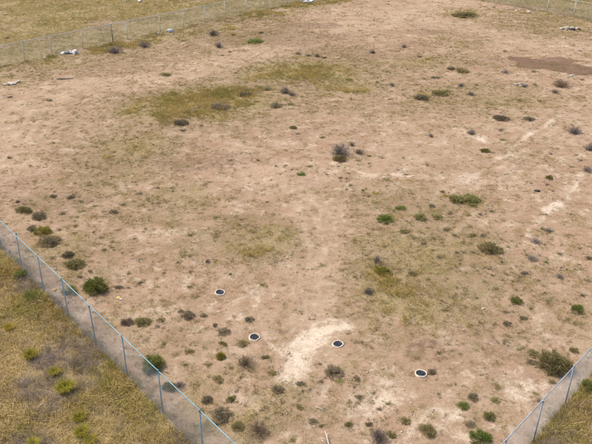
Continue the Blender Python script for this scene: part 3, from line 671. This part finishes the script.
SMALL = [
    (6, 15, 2.4, 'd'), (91, 11, 2.4, 'd'), (8, 38.5, 3, 'n'), (98, 2.5, 2.4, 'd'), (105, 44.5, 2.2, 'g'), (49, 101, 4, 'd'), (10, 97, 3, 'n'), (139, 100, 3.5, 'o'),
    (183, 41, 3, 'd'), (233, 35, 4, 'y'), (244, 44, 3, 'g'), (230, 52.5, 3, 'd'), (223, 56, 2, 'd'), (166, 75, 5, 'o'), (292, 95, 4.5, 'k'), (267, 89, 5, 'd'), (256, 102, 4, 'o'), (291, 104, 4.5, 'o'), (261, 33, 3, 'n'),
    (326.5, 12.5, 2.4, 'd'), (388, 4.5, 2, 'd'), (360.5, 31, 2.8, 'd'), (374, 20.5, 2, 'd'), (375, 37.5, 2, 'd'), (367.5, 36, 1.5, 'd'), (404, 47, 4, 'k'), (372.5, 52.5, 5, 'k'), (419.5, 56.5, 3.5, 'd'),
    (298, 54, 3.2, 'k'), (308.5, 56, 2.6, 'k'), (317, 57, 3.6, 'k'), (324, 58, 3.6, 'n'), (312, 32.5, 2, 'g'), (348, 80, 4, 'g'), (377, 83, 2.8, 'd'), (392, 86, 4.6, 'k'), (435, 77.5, 4.6, 'd'), (424, 79, 3.2, 'o'), (348, 70.5, 3, 'o'), (390, 99.5, 2.2, 'd'), (307, 104, 2.6, 'o'),
    (494, 7.5, 2, 'd'), (502, 22, 2, 'd'), (505, 51, 2.6, 'o'), (505, 73, 3.6, 'k'), (461, 86, 4.2, 'k'), (470.5, 95, 4.6, 'k'), (476, 85, 3.4, 'o'), (534, 72, 3, 'd'), (535, 84.5, 4.2, 'g'), (524, 86.5, 4, 'k'), (555, 92, 4.2, 'k'), (520, 101, 4, 'o'), (539, 101, 3, 'o'), (447, 92, 4.2, 'g'), (582, 79.5, 2.5, 'd'), (580, 51, 2.2, 'd'),
    (16, 147.5, 1.8, 'd'), (9, 158, 3, 'd'), (53, 196, 5.5, 'd'), (71, 197, 4.6, 'd'), (81, 201, 4, 'd'), (62, 213.5, 4, 'd'), (94.5, 206, 2.4, 'd'), (114, 212, 5.5, 'd'), (123, 204.5, 4, 'd'), (139, 193.5, 4.4, 'd'), (89, 184.5, 4, 'd'), (18, 202, 4, 'n'), (94, 216, 4, 'o'), (143, 204.5, 3, 'd'),
    (201, 126, 3.6, 'd'), (183, 130.5, 4, 'd'), (231, 160, 2.4, 'd'), (258, 160.5, 3, 'o'), (249, 175.5, 1.8, 'd'), (276, 165.5, 2.2, 'd'), (285, 165.5, 2.2, 'g'), (280, 174.5, 2, 'd'), (277.5, 186.5, 1.7, 'd'), (267, 202.5, 2.4, 'd'), (158, 187, 3.2, 'd'), (209, 182, 2.2, 'd'), (232, 197, 2.2, 'd'), (158, 203, 3.4, 'd'), (293, 128, 5, 'o'), (244, 142, 1.8, 'g'), (250, 153.5, 2.6, 'o'), (271, 180.5, 1.7, 'd'), (292, 169.5, 2.6, 'n'), (216, 218, 3, 'o'), (204, 185, 2, 'd'), (173, 191, 2, 'd'), (200, 163, 2, 'd'),
    (298, 134, 3, 'd'), (322.5, 137, 4, 'o'), (369, 156, 4, 'y'), (358, 160.5, 4, 'd'), (369, 163.5, 2, 'd'), (382, 158, 2.6, 'd'), (310, 166.5, 3.6, 'o'), (301.5, 174.5, 4.6, 'b'), (338, 166.5, 2, 'd'), (327, 174.5, 2.5, 'd'), (349, 173, 2.5, 'd'), (341, 178, 4, 'd'), (406, 174.5, 2.6, 'd'), (386, 179.5, 4.2, 'o'), (351, 185, 3.6, 'd'), (363, 190, 3.2, 'g'), (369, 196, 3.6, 'o'), (375, 203, 4.2, 'o'), (432, 206, 4.8, 'd'), (400, 208, 5.5, 'g'), (438, 217, 6, 'o'), (431, 136.5, 4, 'k'), (442, 192, 3.4, 'd'), (426, 165, 2.4, 'o'), (317, 172.5, 2, 'd'), (403, 158, 2, 'd'),
    (502, 140.5, 3.6, 'g'), (501, 130.5, 3.4, 'k'), (576, 155, 2.8, 'd'), (581, 160.5, 3.2, 'd'), (571.5, 167, 3.2, 'd'), (551, 154, 2.2, 'n'), (549, 178, 5, 'y'), (547, 184.5, 3.4, 'd'), (553, 191.5, 2.8, 'd'), (571, 214.5, 2.6, 'd'), (485, 151.5, 5, 'y'), (546, 214.5, 2.4, 'd'), (450, 213, 4, 'd'), (480, 214, 3.4, 'd'), (492, 211.5, 3.4, 'd'), (469, 215, 3.4, 'o'), (531, 184, 2.4, 'o'), (505, 175, 2, 'o'),
    (119, 287, 4.6, 'd'), (140, 282, 4.2, 'd'), (94, 232.5, 3.2, 'd'), (101, 237.5, 3.2, 'd'), (112, 242, 3.6, 'o'), (104, 250.5, 3.6, 'd'), (114, 250.5, 3, 'd'), (53, 259, 4.2, 'd'), (129, 273, 4, 'o'), (141, 259, 3.2, 'd'), (80, 277, 4, 'd'), (90, 272, 4, 'd'), (135, 239, 2.8, 'd'), (60, 230, 3, 'o'), (76, 226, 4, 'o'),
    (190, 235, 4.2, 'g'), (190, 256, 3.6, 'd'), (207.5, 261, 4.2, 'k'), (190, 287, 3.6, 'd'), (195.5, 297, 2.6, 'd'), (230, 274, 3.2, 'o'), (262, 284, 3, 'y'), (181, 311, 4.6, 'd'), (204, 314.5, 4.6, 'd'), (215, 324.5, 4.6, 'd'), (224, 331, 6, 'd'), (249, 319, 5.5, 'd'), (279.5, 330.5, 2, 'd'), (161, 320, 5, 'o'), (157, 326, 4.2, 'd'), (190, 271, 2.8, 'd'), (149, 320, 3.4, 'd'), (202, 291, 1.8, 'd'), (164, 272, 2.5, 'd'), (178, 262, 2.4, 'd'),
    (404, 231.5, 5, 'o'), (414, 237, 4.2, 'd'), (424, 243.5, 4.2, 'd'), (343.5, 269.5, 2, 'd'), (330, 276.5, 1.8, 'd'), (343, 288, 2.2, 'd'), (389, 283, 6, 'y'), (300, 311, 2.2, 'd'), (434, 238, 3.2, 'o'), (440, 258, 4.2, 'd'), (413, 274, 5, 'o'), (314, 319, 2.4, 'd'), (322, 265, 2.5, 'o'), (355, 240, 3, 'o'),
    (473, 235, 5, 'o'), (483, 235, 4.6, 'd'), (463, 242, 4.2, 'o'), (446, 229, 4.2, 'd'), (454, 235, 4.2, 'd'), (457, 253, 4, 'd'), (464, 253, 3.2, 'd'), (473, 252.5, 3.6, 'd'), (543, 229, 3.6, 'b'), (549, 231, 5, 'k'), (536, 241.5, 5, 'k'), (546, 263, 3.8, 'b'), (532, 259, 6, 'k'), (502, 262.5, 2.6, 'd'), (489, 269, 3.2, 'd'), (492.5, 276, 3.2, 'd'), (519, 277.5, 3.6, 'd'), (524, 274, 4.2, 'k'), (560, 278, 5, 'k'), (495, 289, 4.2, 'd'), (506, 312, 3.8, 'd'), (523.5, 319, 5, 'd'), (506.5, 324.5, 5, 'd'), (548, 301.5, 3.8, 'd'), (582, 314, 3.4, 'd'), (583, 296, 4.2, 'd'), (590, 259, 5, 'd'), (560, 254, 4, 'd'), (575, 324, 4.4, 'o'), (587, 281, 4, 'd'), (567, 270, 3, 'd'), (527, 255, 3.2, 'd'), (545, 244, 2.4, 'd'), (580, 248, 3, 'd'), (568, 319, 4.2, 'o'), (575, 270, 2.6, 'd'), (513, 282, 2.4, 'y'), (538, 281, 2.6, 'd'), (561, 268, 3, 'd'), (545, 293, 3, 'o'), (531, 309, 3, 'd'), (579, 265, 3, 'd'),
    (180, 386, 6, 'k'), (223, 343.5, 4.6, 'o'), (243, 343, 5.5, 'o'), (265, 357, 4.6, 'd'), (231, 368, 3, 'd'), (272, 373.5, 5, 'o'), (289, 353, 2.6, 'd'), (231, 400, 6, 'g'), (236, 392, 3.2, 'd'), (262, 412, 3.4, 'd'), (293, 441, 4.4, 'g'), (218, 380, 7, 'o'), (209, 365, 4.4, 'o'), (186, 365, 4.4, 'o'), (197, 385, 4.4, 'o'), (190, 351, 5, 'o'), (164, 344, 4, 'o'), (241, 378, 4, 'o'),
    (339.5, 382, 4.2, 'g'), (319.5, 363.5, 3.4, 'd'), (357, 379, 5.4, 'd'), (354.5, 387, 2.8, 'd'), (359, 397, 5, 'd'), (349, 402, 4.2, 'o'), (373.5, 392.5, 3.6, 'd'), (379, 408.5, 3.8, 'd'), (373, 400, 2.2, 'd'), (388, 404, 4.2, 'o'), (321, 382, 3.4, 'n'), (300, 384.5, 5, 'd'), (299, 407.5, 5, 'o'), (313, 422, 5, 'd'), (320.5, 426.5, 3.4, 'd'), (369, 424.5, 5, 'd'), (349, 425, 5, 'o'), (391, 436, 5.5, 'o'), (405, 422, 6, 'o'), (438.5, 394.5, 2.8, 'd'), (439, 354, 4.4, 'o'), (303, 392, 3, 'd'),
    (504, 344.5, 3.2, 'd'), (533, 354, 5, 'o'), (531, 363, 4.8, 'd'), (551, 383, 4.4, 'o'), (470, 425, 5, 'd'), (472, 398, 7, 'd'), (495, 401, 5, 'o'), (497, 388, 4.4, 'o'), (535, 394, 4.5, 'o'), (518, 350, 3, 'o'), (573, 351, 5, 'o'), (519, 334, 3, 'd'), (538, 402, 4, 'd'), (481, 376, 3, 'd'), (455, 385, 3, 'o')]
LAND = [(p, 'the ' + w) for p, _, w in MAN] + [((340, 152), 'the large grey twiggy shrub'), ((95, 287), 'the big round green shrub'), ((154, 364), 'the rounded green shrub at the rail'),
    ((205, 104), 'the yellow grass patch'), ((550, 66), 'the dark red soil patch'), ((468, 199), 'the long green shrub'), ((491, 249), 'the broad olive shrub'), ((555, 365), 'the wide olive shrub by the fence'),
    ((421, 97), 'the dark olive shrub pair'), ((466, 14), 'the isolated top shrub'), ((256, 41), 'the flat green shrub'), ((574, 132), 'the grey edge shrub'), ((382, 271), 'the yellow green weed clump'),
    ((577, 309), 'the bright green edge shrub'), ((515, 301), 'the lower right green shrub'), ((245, 362), 'the round brown leafless shrub'), ((379, 438), 'the dark grey bottom shrub'), ((463, 406), 'the bright green cushion'),
    ((50, 242), 'the dark spreading shrub by the fence'), ((386, 219), 'the low bright green shrub'), ((115, 53), 'the long grey far shrub'), ((471, 133), 'the lone grey shrub'), ((333, 372), 'the spreading dark olive weed'), ((122, 152), 'the brownish grass patch'), ((268, 243), 'the middle grass patch')]
RANK = ['', ' second nearest', ' third nearest', ' fourth nearest', ' fifth nearest', ' sixth nearest', ' seventh nearest', ' eighth nearest', ' ninth nearest', ' tenth nearest']
seen = {}; info = []
for j, (px, py, r, k) in enumerate(SMALL):
    x, y = at(px, py)
    best = min(LAND, key=lambda l: math.hypot(px - l[0][0], (py - l[0][1]) * 1.6))
    dx, dy = px - best[0][0], (py - best[0][1]) * 1.6
    side = ('right of' if dx > 0 else 'left of') if abs(dx) > abs(dy) else ('in front of' if dy > 0 else 'behind')
    sz = 'tiny' if r < 2.7 else 'small' if r < 4.5 else 'medium'
    info.append((best[1], side, sz, WORD[k], math.hypot(dx, dy)))
for j, (px, py, r, k) in enumerate(SMALL):
    b, side, sz, col, d = info[j]
    rank = sum(1 for q in info if q[:4] == (b, side, sz, col) and q[4] < d)
    noun = 'dry weed' if k in 'kn' else 'weed tuft'
    lab = f'{sz} {col} {noun} {side} {b}' + (',' + RANK[rank] if rank else '')
    x, y = at(px, py); a, _ = mpp(py); R = r * a * 1.2
    if r >= 4.6:
        o = place_shrub(px, py, r, k, 'twiggy' if k in 'kn' else 'low', lab, j, 'low_shrub', 'shrub')
        o.scale = (o.scale[0] * random.uniform(.8, 1.2), o.scale[1] * random.uniform(.8, 1.2), o.scale[2] * .7); continue
    sh, m = ('twiggy', KIND[k][0]) if k == 'k' else ('weed', KIND[k][0])
    o = bpy.data.objects.new('weed_tuft', whole_mesh(sh, j % (5 if sh == 'twiggy' else 6), m)); C.objects.link(o)
    o.location = (x, y, hz(x, y) - .01); o.rotation_euler = (0, 0, random.uniform(0, 6.28)); o.scale = (R * random.uniform(.8, 1.2), R * random.uniform(.8, 1.2), R * random.uniform(.55, .95))
    tag(o, lab, 'weed', 'weed tufts on the dirt')

# grass tussocks outside the left fence
TUS = [(31, 358, 8.5, 'tall yellow green grass tussock, farthest one outside the left fence'), (55, 375, 7, 'small yellow green tussock above the largest tussock'), (66, 392, 11, 'largest yellow green grass tussock outside the left fence'),
       (80, 420, 8, 'yellow green tussock, upper one of three at the bottom left'), (82, 435, 9, 'yellow green tussock, middle one of three at the bottom left'), (91, 443, 8, 'yellow green tussock, lowest and rightmost of three at bottom left'),
       (34, 447, 8, 'olive tussock at the bottom edge, far left'), (10, 330, 6, 'small tussock at the left edge above the farthest tall tussock')]
tus_me = [me_of('tussock', tpl_tussock(70 + s), 'tussock') for s in range(3)]
for i, (px, py, r, lab) in enumerate(TUS):
    x, y = at(px, py); a, _ = mpp(py)
    o = bpy.data.objects.new('grass_tussock', tus_me[i % 3]); C.objects.link(o); R = r * a * 1.2
    o.location = (x, y, hz(x, y) - .01); o.rotation_euler = (0, 0, i * 1.7); o.scale = (R, R, R * .95); tag(o, lab, 'tussock', 'grass tussocks outside the left fence')

# ------------------------------------------------------------------ litter, stones, wood
def lump(seed, n=3, rough=.35, freq=2.2, flat=.0):
    bm = bmesh.new(); bmesh.ops.create_icosphere(bm, subdivisions=n, radius=1)
    V = np.array([v.co[:] for v in bm.verts]); T = np.array([[v.index for v in f.verts] for f in bm.faces]); bm.free()
    s = seed * 3.7
    d = fbm(V[:, 0] * freq + s + 20, V[:, 1] * freq + V[:, 2] * 1.7 * freq + s + 30, 4) - .5
    d2 = fbm(V[:, 2] * freq * 2 + s + 50, V[:, 0] * freq * 2 - V[:, 1] * freq + 60 + s, 3) - .5
    V = V * (1 + rough * 2 * d + rough * d2)[:, None]
    V[:, 2] = np.where(V[:, 2] < -.35, -.35 + (V[:, 2] + .35) * .2, V[:, 2])
    return V, T, .5
def lumps(name, px, py, items, lab, cat, smooth=False, sub=None):
    """items: (dx m, dy m, sx, sy, sz, material); one item is one mesh, more are parts"""
    x, y = at(px, py)
    root = empty(name, x, y) if len(items) > 1 else None
    for i, (dx, dy, sx, sy, sz, m) in enumerate(items):
        v, t, _ = lump(px * .13 + i, 3 if sx > .12 else 2, .6 if 'plastic' in m else .42, 3.2)
        v = v * [sx * .85, sy * .85, sz * .8]; v[:, 2] += .2 * sz
        o = mesh_np(sub if root else name, v, t, M[m], smooth=smooth, parent=root)
        if root: o.location = (dx, dy, 0)
        else: o.location = (x + dx, y + dy, hz(x, y)); root2 = o
        o.rotation_euler = (0, 0, px + i)
    return tag(root or root2, lab, cat)
lumps('plastic_sheet', 71, 53.5, [(-.35, .1, .42, .3, .22, 'grey_plastic'), (-.75, -.05, .3, .25, .2, 'white_plastic'), (.0, .15, .3, .22, .25, 'white_plastic'), (.45, -.05, .36, .34, .42, 'white_plastic')], 'crumpled grey and white plastic caught on the far left fence', 'litter', sub='crumpled_fold')
lumps('plastic_bag', 45, 58, [(0, 0, .13, .12, .08, 'white_plastic')], 'small white scrap below the crumpled plastic by the far fence', 'litter')
lumps('plastic_bag', 170, 32, [(0, 0, .50, .38, .32, 'white_plastic')], 'white plastic bag lying by the far left fence', 'litter')
lumps('plastic_bag', 158.5, 33.5, [(0, 0, .17, .15, .12, 'white_plastic')], 'tiny white scrap left of the white plastic bag', 'litter')
lumps('plastic_sheet', 309, 2.5, [(-.4, 0, .6, .4, .25, 'white_plastic'), (.35, .2, .45, .4, .3, 'white_plastic'), (.0, -.5, .4, .3, .2, 'grey_plastic'), (-.9, .3, .35, .3, .2, 'grey_plastic')], 'white and grey crumpled plastic at the top edge by the far fence', 'litter', sub='crumpled_fold')
lumps('plastic_bag', 140, 1.2, [(0, 0, .42, .34, .22, 'white_plastic')], 'white litter in the field at the top left edge', 'litter')
lumps('plastic_bag', 127, .6, [(0, 0, .34, .28, .2, 'white_plastic')], 'smaller white litter in the field, left of other field litter', 'litter')
lumps('rubble_pile', 570, 29, [(-.9, .1, .34, .3, .2, 'pale_stone'), (-.3, .25, .42, .3, .28, 'pale_stone'), (.35, .15, .38, .3, .25, 'pale_stone'), (.8, .0, .3, .25, .2, 'pale_stone'), (.1, -.45, .4, .3, .22, 'dark_stone'), (.95, -.35, .25, .2, .15, 'dark_stone'), (-.5, -.3, .22, .2, .12, 'tan_stone')], 'pile of pale rubble near the top right corner', 'rubble', sub='stone')
lumps('stone', 529, 12, [(0, 0, .42, .3, .14, 'pale_stone')], 'flat white stone by the fence at the top right, right of its twin', 'stone')
lumps('stone', 516.5, 11, [(0, 0, .3, .24, .12, 'pale_stone')], 'smaller flat white stone by the fence at the top right', 'stone')
lumps('stone', 564, 38, [(0, 0, .26, .2, .12, 'pale_stone')], 'pale stone just below the pile of pale rubble', 'stone')
lumps('spoil_heap', 12, 83.5, [(0, 0, .55, .4, .16, 'pale_stone'), (-.5, -.2, .35, .3, .12, 'tan_stone'), (.35, .5, .3, .25, .12, 'pale_stone')], 'low heap of pale rubble at the left edge, upper part', 'rubble', sub='stone')
lumps('rubble_pile', 521, 84.5, [(-.4, 0, .24, .2, .12, 'pale_stone'), (.0, .2, .2, .18, .12, 'pale_stone'), (.35, -.1, .22, .18, .12, 'tan_stone'), (-.1, -.3, .16, .14, .1, 'pale_stone')], 'small scatter of pale stones below the dark red soil patch', 'rubble', sub='stone')
lumps('rubble_pile', 571, 76, [(0, 0, .2, .17, .1, 'pale_stone'), (.3, .35, .17, .15, .09, 'pale_stone'), (-.35, -.3, .15, .13, .09, 'pale_stone')], 'few pale stones on the lower edge of the dark red soil patch', 'rubble', sub='stone')
lumps('stone', 537, 192, [(0, 0, .2, .13, .09, 'dark_stone')], 'dark flat stone left of the chalky track on the right', 'stone')
lumps('paper_scrap', 118.5, 297.5, [(0, 0, .14, .1, .05, 'yellow_paper'), (.13, -.08, .1, .07, .04, 'white_plastic')], 'yellowed paper scrap right of the big round green shrub', 'litter', sub='crumpled_fold')
lumps('paper_scrap', 55, 290, [(0, 0, .15, .09, .06, 'orange_paper')], 'orange scrap lying at the base of the left fence', 'litter')
lumps('stone', 483, 309, [(0, 0, .1, .08, .06, 'pale_stone')], 'pale stone in the weeds left of the lower right green shrub', 'stone')
def branch(name, px, py, segs, m, lab, cat='branch'):
    x, y = at(px, py); root = None
    ps = []
    for pts, r0, r1 in segs:
        ps.append(tube(pts, list(np.linspace(r0, r1, len(pts))), 6))
    v, t, k = join(ps); o = mesh_np(name, v, t, M[m], smooth=True); o.location = (x, y, hz(x, y)); return tag(o, lab, cat)
branch('dead_branch', 327.5, 443, [([(.1, -.35, .02), (.02, -.05, .1), (-.02, .2, .16), (-.08, .42, .14)], .032, .014), ([(.0, .0, .1), (-.18, .1, .14), (-.28, .12, .1)], .02, .008), ([(.02, -.15, .08), (-.12, -.12, .15), (-.22, .02, .16)], .018, .008), ([(-.02, .2, .16), (.08, .33, .2)], .014, .006), ([(.08, -.28, .03), (.3, -.2, .08), (.48, -.22, .04)], .018, .008)], 'M' and 'dead_wood', 'bleached forked dead branch at the bottom edge')
branch('fallen_pole', 63, 79.5, [([(-.55, .1, .05), (-.2, .02, .07), (.3, -.03, .06), (.9, .15, .04)], .07, .035)], 'grey_wood', 'grey weathered pole lying on dirt in the upper left')
branch('stick', 319.5, 409.5, [([(-.16, .1, .02), (.0, .01, .035), (.17, -.1, .02)], .016, .011)], 'dead_wood', 'short pale stick lying on the dirt above the dead branch', 'stick')

# ------------------------------------------------------------------ stuff: grass, low weeds, pebbles
def spread(templates, x, y, sc, rr, zoff=-.01, tint_amp=.35, ztall=None):
    """many transformed copies of small templates as one mesh"""
    parts = []; idx = rr.integers(0, len(templates), len(x)); z = height(x, y) + zoff
    for k, (V, T, K) in enumerate(templates):
        s = np.where(idx == k)[0]
        if not len(s): continue
        a = rr.uniform(0, 2 * np.pi, len(s)); c, n = np.cos(a) * sc[s], np.sin(a) * sc[s]
        tall = sc[s] * (ztall[s] if ztall is not None else 1)
        W = np.stack([V[None, :, 0] * c[:, None] - V[None, :, 1] * n[:, None] + x[s][:, None], V[None, :, 0] * n[:, None] + V[None, :, 1] * c[:, None] + y[s][:, None], V[None, :, 2] * tall[:, None] + z[s][:, None]], 2)
        TT = T[None] + (np.arange(len(s)) * len(V))[:, None, None]
        KK = np.clip(K[None] * (1 - tint_amp) + tint_amp * rr.random(len(s))[:, None], 0, 1)
        parts.append((W.reshape(-1, 3), TT.reshape(-1, 3), KK.ravel()))
    return join(parts)
def scatter(n, box, dens, rr):
    x = rr.uniform(box[0], box[1], n); y = rr.uniform(box[2], box[3], n)
    w = np.abs(x) < .43 * y + 7.3; x = x[w]; y = y[w]
    k = rr.random(len(x)) < dens(x, y); return x[k], y[k]
def cam_near(x, y, pad):
    """inside the wedge of ground the photograph and nearby views see"""
    return (np.abs(x) < .43 * y + 3.2 + pad) & (y < 112)
R1 = np.random.default_rng(21)
near_t = [blades(np.random.default_rng(200 + s), 10, .5, 1.15, .28, .05, .85, .35) for s in range(6)]
flat_t = [blades(np.random.default_rng(220 + s), 12, .35, 1.0, .4, .06, 1.6, .75) for s in range(6)]
twig_t = []
for s in range(5):
    r = np.random.default_rng(240 + s); e = r.normal(0, .5, (14, 3)); e[:, 2] = np.abs(e[:, 2]) * .7 + .2; b = r.normal(0, .1, (14, 3)) * [1, 1, 0]
    twig_t.append(join([prisms(b, e, .014, .007, r), prisms(b * .4 + e * .6, e + r.normal(0, .22, e.shape), .009, .005, r)]))
TUS_XY = [(*at(p[0], p[1]), p[2] * mpp(p[1])[0]) for p in TUS]
def clear(x, y):
    k = np.ones_like(x)
    for cx, cy, r in TUS_XY: k = k * (np.hypot(x - cx, y - cy) > r * .9)
    return k > .5
near_out = lambda x, y: clear(x, y) & (inside(x, y) < -.08) & (y < 46) & cam_near(x, y, 4)
grey_zone = lambda x, y: sstep(.53, .64, fbm(x * .33 + 60, y * .33 + 2))
# dry grass belt close to the camera, outside both near fences
x, y = scatter(200000, (-26, 22, 11, 46), lambda x, y: near_out(x, y) * (1 - .75 * grey_zone(x, y)) * (.35 + .65 * fbm(x * .8, y * .8 + 11)), R1)
sc = .17 + .26 * fbm(x * .6 + 5, y * .6) * R1.uniform(.6, 1.3, len(x))
half = R1.random(len(x)) < .84 - .4 * (inside(x, y) > -1.3) - .35 * sstep(.55, .68, fbm(x * .4 + 13, y * .4))
for nm, mk, sel, lab in (('dry_grass', 'straw', half, 'dense straw coloured dry grass outside the near fences'), ('olive_grass', 'olive_grass', ~half, 'olive brown grass mixed into the straw outside the near fences')):
    V, T, K = spread(near_t[:3] + flat_t, x[sel], y[sel], sc[sel] * 1.12, R1, ztall=R1.uniform(.45, 1.0, sel.sum())); tag(mesh_np(nm, V, T, M[mk], tint=K), lab, 'grass', kind='stuff')
x, y = scatter(42000, (-26, 22, 11, 46), lambda x, y: near_out(x, y) * (.12 + .88 * grey_zone(x, y)), R1)
V, T, K = spread(twig_t, x, y, R1.uniform(.22, .45, len(x)), R1); tag(mesh_np('dead_weeds', V, T, M['grey_weed'], tint=K), 'grey purple dead twiggy weeds among dry grass outside the left fence', 'weeds', kind='stuff')
# weeds and straw caught along the foot of the near fences
def foot_d(x, y): return (np.abs(inside(x, y) + .05) < .2) & (y < 40) & cam_near(x, y, 4)
x, y = scatter(90000, (-26, 22, 11, 40), lambda x, y: foot_d(x, y) & (fbm(x * 1.1 + 3, y * 1.1) > .42), R1)
V, T, K = spread(near_t + flat_t, x, y, R1.uniform(.1, .34, len(x)), R1); tag(mesh_np('fence_foot_grass', V, T, M['olive_grass'], tint=K), 'ragged olive grass caught along the foot of the near fences', 'grass', kind='stuff')
# field grass beyond the far fences
far_out = lambda x, y: (inside(x, y) < -.1) & (y >= 46) & cam_near(x, y, 4)
x, y = scatter(120000, (-52, 52, 46, 112), lambda x, y: far_out(x, y) * (.25 + .75 * sstep(.3, .6, fbm(x * .35 + 4, y * .35))), R1)
V, T, K = spread(flat_t + near_t[:3], x, y, .22 + .2 * fbm(x * .5, y * .5) * R1.uniform(.6, 1.3, len(x)), R1, ztall=np.full(len(x), .7))
tag(mesh_np('field_grass', V, T, M['far_grass'], tint=K), 'dry yellow green field grass beyond the far fences', 'grass', kind='stuff')
# short grass growing in patches inside the lot
def lot_d(x, y):
    g = np.maximum(f_grass(x, y), .55 * f_thin(x, y)); n = .6 * fbm(x * .9 + 2, y * .9 + 8) + .9 * fbm(x * 2.1 + 12, y * 2.1 + 8, 3) - .25
    return (inside(x, y) > .0) * cam_near(x, y, 3) * np.clip((g + (n - .5) * 2.8 - .3) * 2.2, 0, 1)
x, y = scatter(520000, (-38, 42, 13, 108), lot_d, R1)
gg = f_grass(x, y); tall = sstep(.6, 1.0, gg)
tl = (gg + 1.5 * (fbm(x * .7 + 70, y * .7) - .5) > .88) & (R1.random(len(x)) < .8)
V, T, K = spread(near_t + flat_t[:4], x[tl], y[tl], .16 + .16 * R1.random(tl.sum()), R1)
tag(mesh_np('tall_dry_grass', V, T, M['tall_grass'], tint=K), 'taller yellow grass in the thickest patches inside the lot', 'grass', kind='stuff')
x, y, tall = x[~tl], y[~tl], tall[~tl]
V, T, K = spread(flat_t + near_t[:2], x, y, (.06 + .13 * R1.random(len(x))) * (1 + 1.0 * tall), R1, ztall=.65 + .5 * tall)
tag(mesh_np('short_grass', V, T, M['lot_grass'], tint=K), 'patchy short dry grass growing across the dirt lot', 'grass', kind='stuff')
# low weeds far too many to count
def sprig_d(x, y):
    g = f_grass(x, y); n = fbm(x * .5 + 30, y * .5); c = .35 + 1.5 * sstep(.42, .66, fbm(x * 1.3 + 8, y * 1.3 + 60))
    return (inside(x, y) > .1) * cam_near(x, y, 3) * np.clip(.03 + (.09 * sstep(.45, .7, n) + .55 * g + .34 * f_thin(x, y)) * c - .5 * f_road(x, y) * .4, .01, 1)
x, y = scatter(150000, (-38, 42, 13, 108), sprig_d, R1)
weed_t = [tpl_weed(300 + s, .4, 48, .30, .085, 9)[1] for s in range(6)]
sz = (.035 + .17 * R1.random(len(x)) ** 1.8) * (1 + .3 * f_grass(x, y))
sat = np.array([(*at(p[0], p[1]), p[2] * mpp(p[1])[0]) for p in BIG + SMALL]); sat = np.repeat(sat, 7, 0)      # seedlings round every shrub
an = R1.uniform(0, 6.283, len(sat)); di = sat[:, 2] * R1.uniform(.7, 1.9, len(sat)) + .05
x = np.concatenate([x, sat[:, 0] + di * np.cos(an)]); y = np.concatenate([y, sat[:, 1] + di * np.sin(an)]); sz = np.concatenate([sz, R1.uniform(.04, .14, len(sat))])
V, T, K = spread(weed_t, x, y, sz, R1, ztall=np.full(len(x), .8))
tag(mesh_np('low_weeds', V, T, M['sprig'], tint=K), 'countless tiny olive weeds dotted over the dirt lot', 'weeds', kind='stuff')
# pebbles and clods
peb_t = []
for s in range(5):
    v, t, _ = lump(40 + s, 1, .3, 2); peb_t.append((v * [1, .8, .6], t, np.full(len(v), .5)))
for nm, mk, n, dens, lab in (('pebbles', 'pale_stone', 40000, lambda x, y: cam_near(x, y, 2) * (inside(x, y) > 0) * np.clip(.02 + .5 * f_chalk(x, y), 0, 1), 'pale pebbles and crushed mortar on chalky ground'),
                             ('clods', 'tan_stone', 16000, lambda x, y: cam_near(x, y, 2) * (inside(x, y) > 0) * (.1 + .6 * sstep(.5, .7, fbm(x * .6, y * .6 + 77))) * (1 - .6 * f_road(x, y)), 'tan clods and small stones strewn over the dirt')):
    x, y = scatter(n, (-38, 42, 13, 108), dens, R1)
    V, T, K = spread(peb_t, x, y, .012 + .05 * R1.random(len(x)) ** 3, R1, zoff=.002); tag(mesh_np(nm, V, T, M[mk], smooth=False), lab, 'stones', kind='stuff')
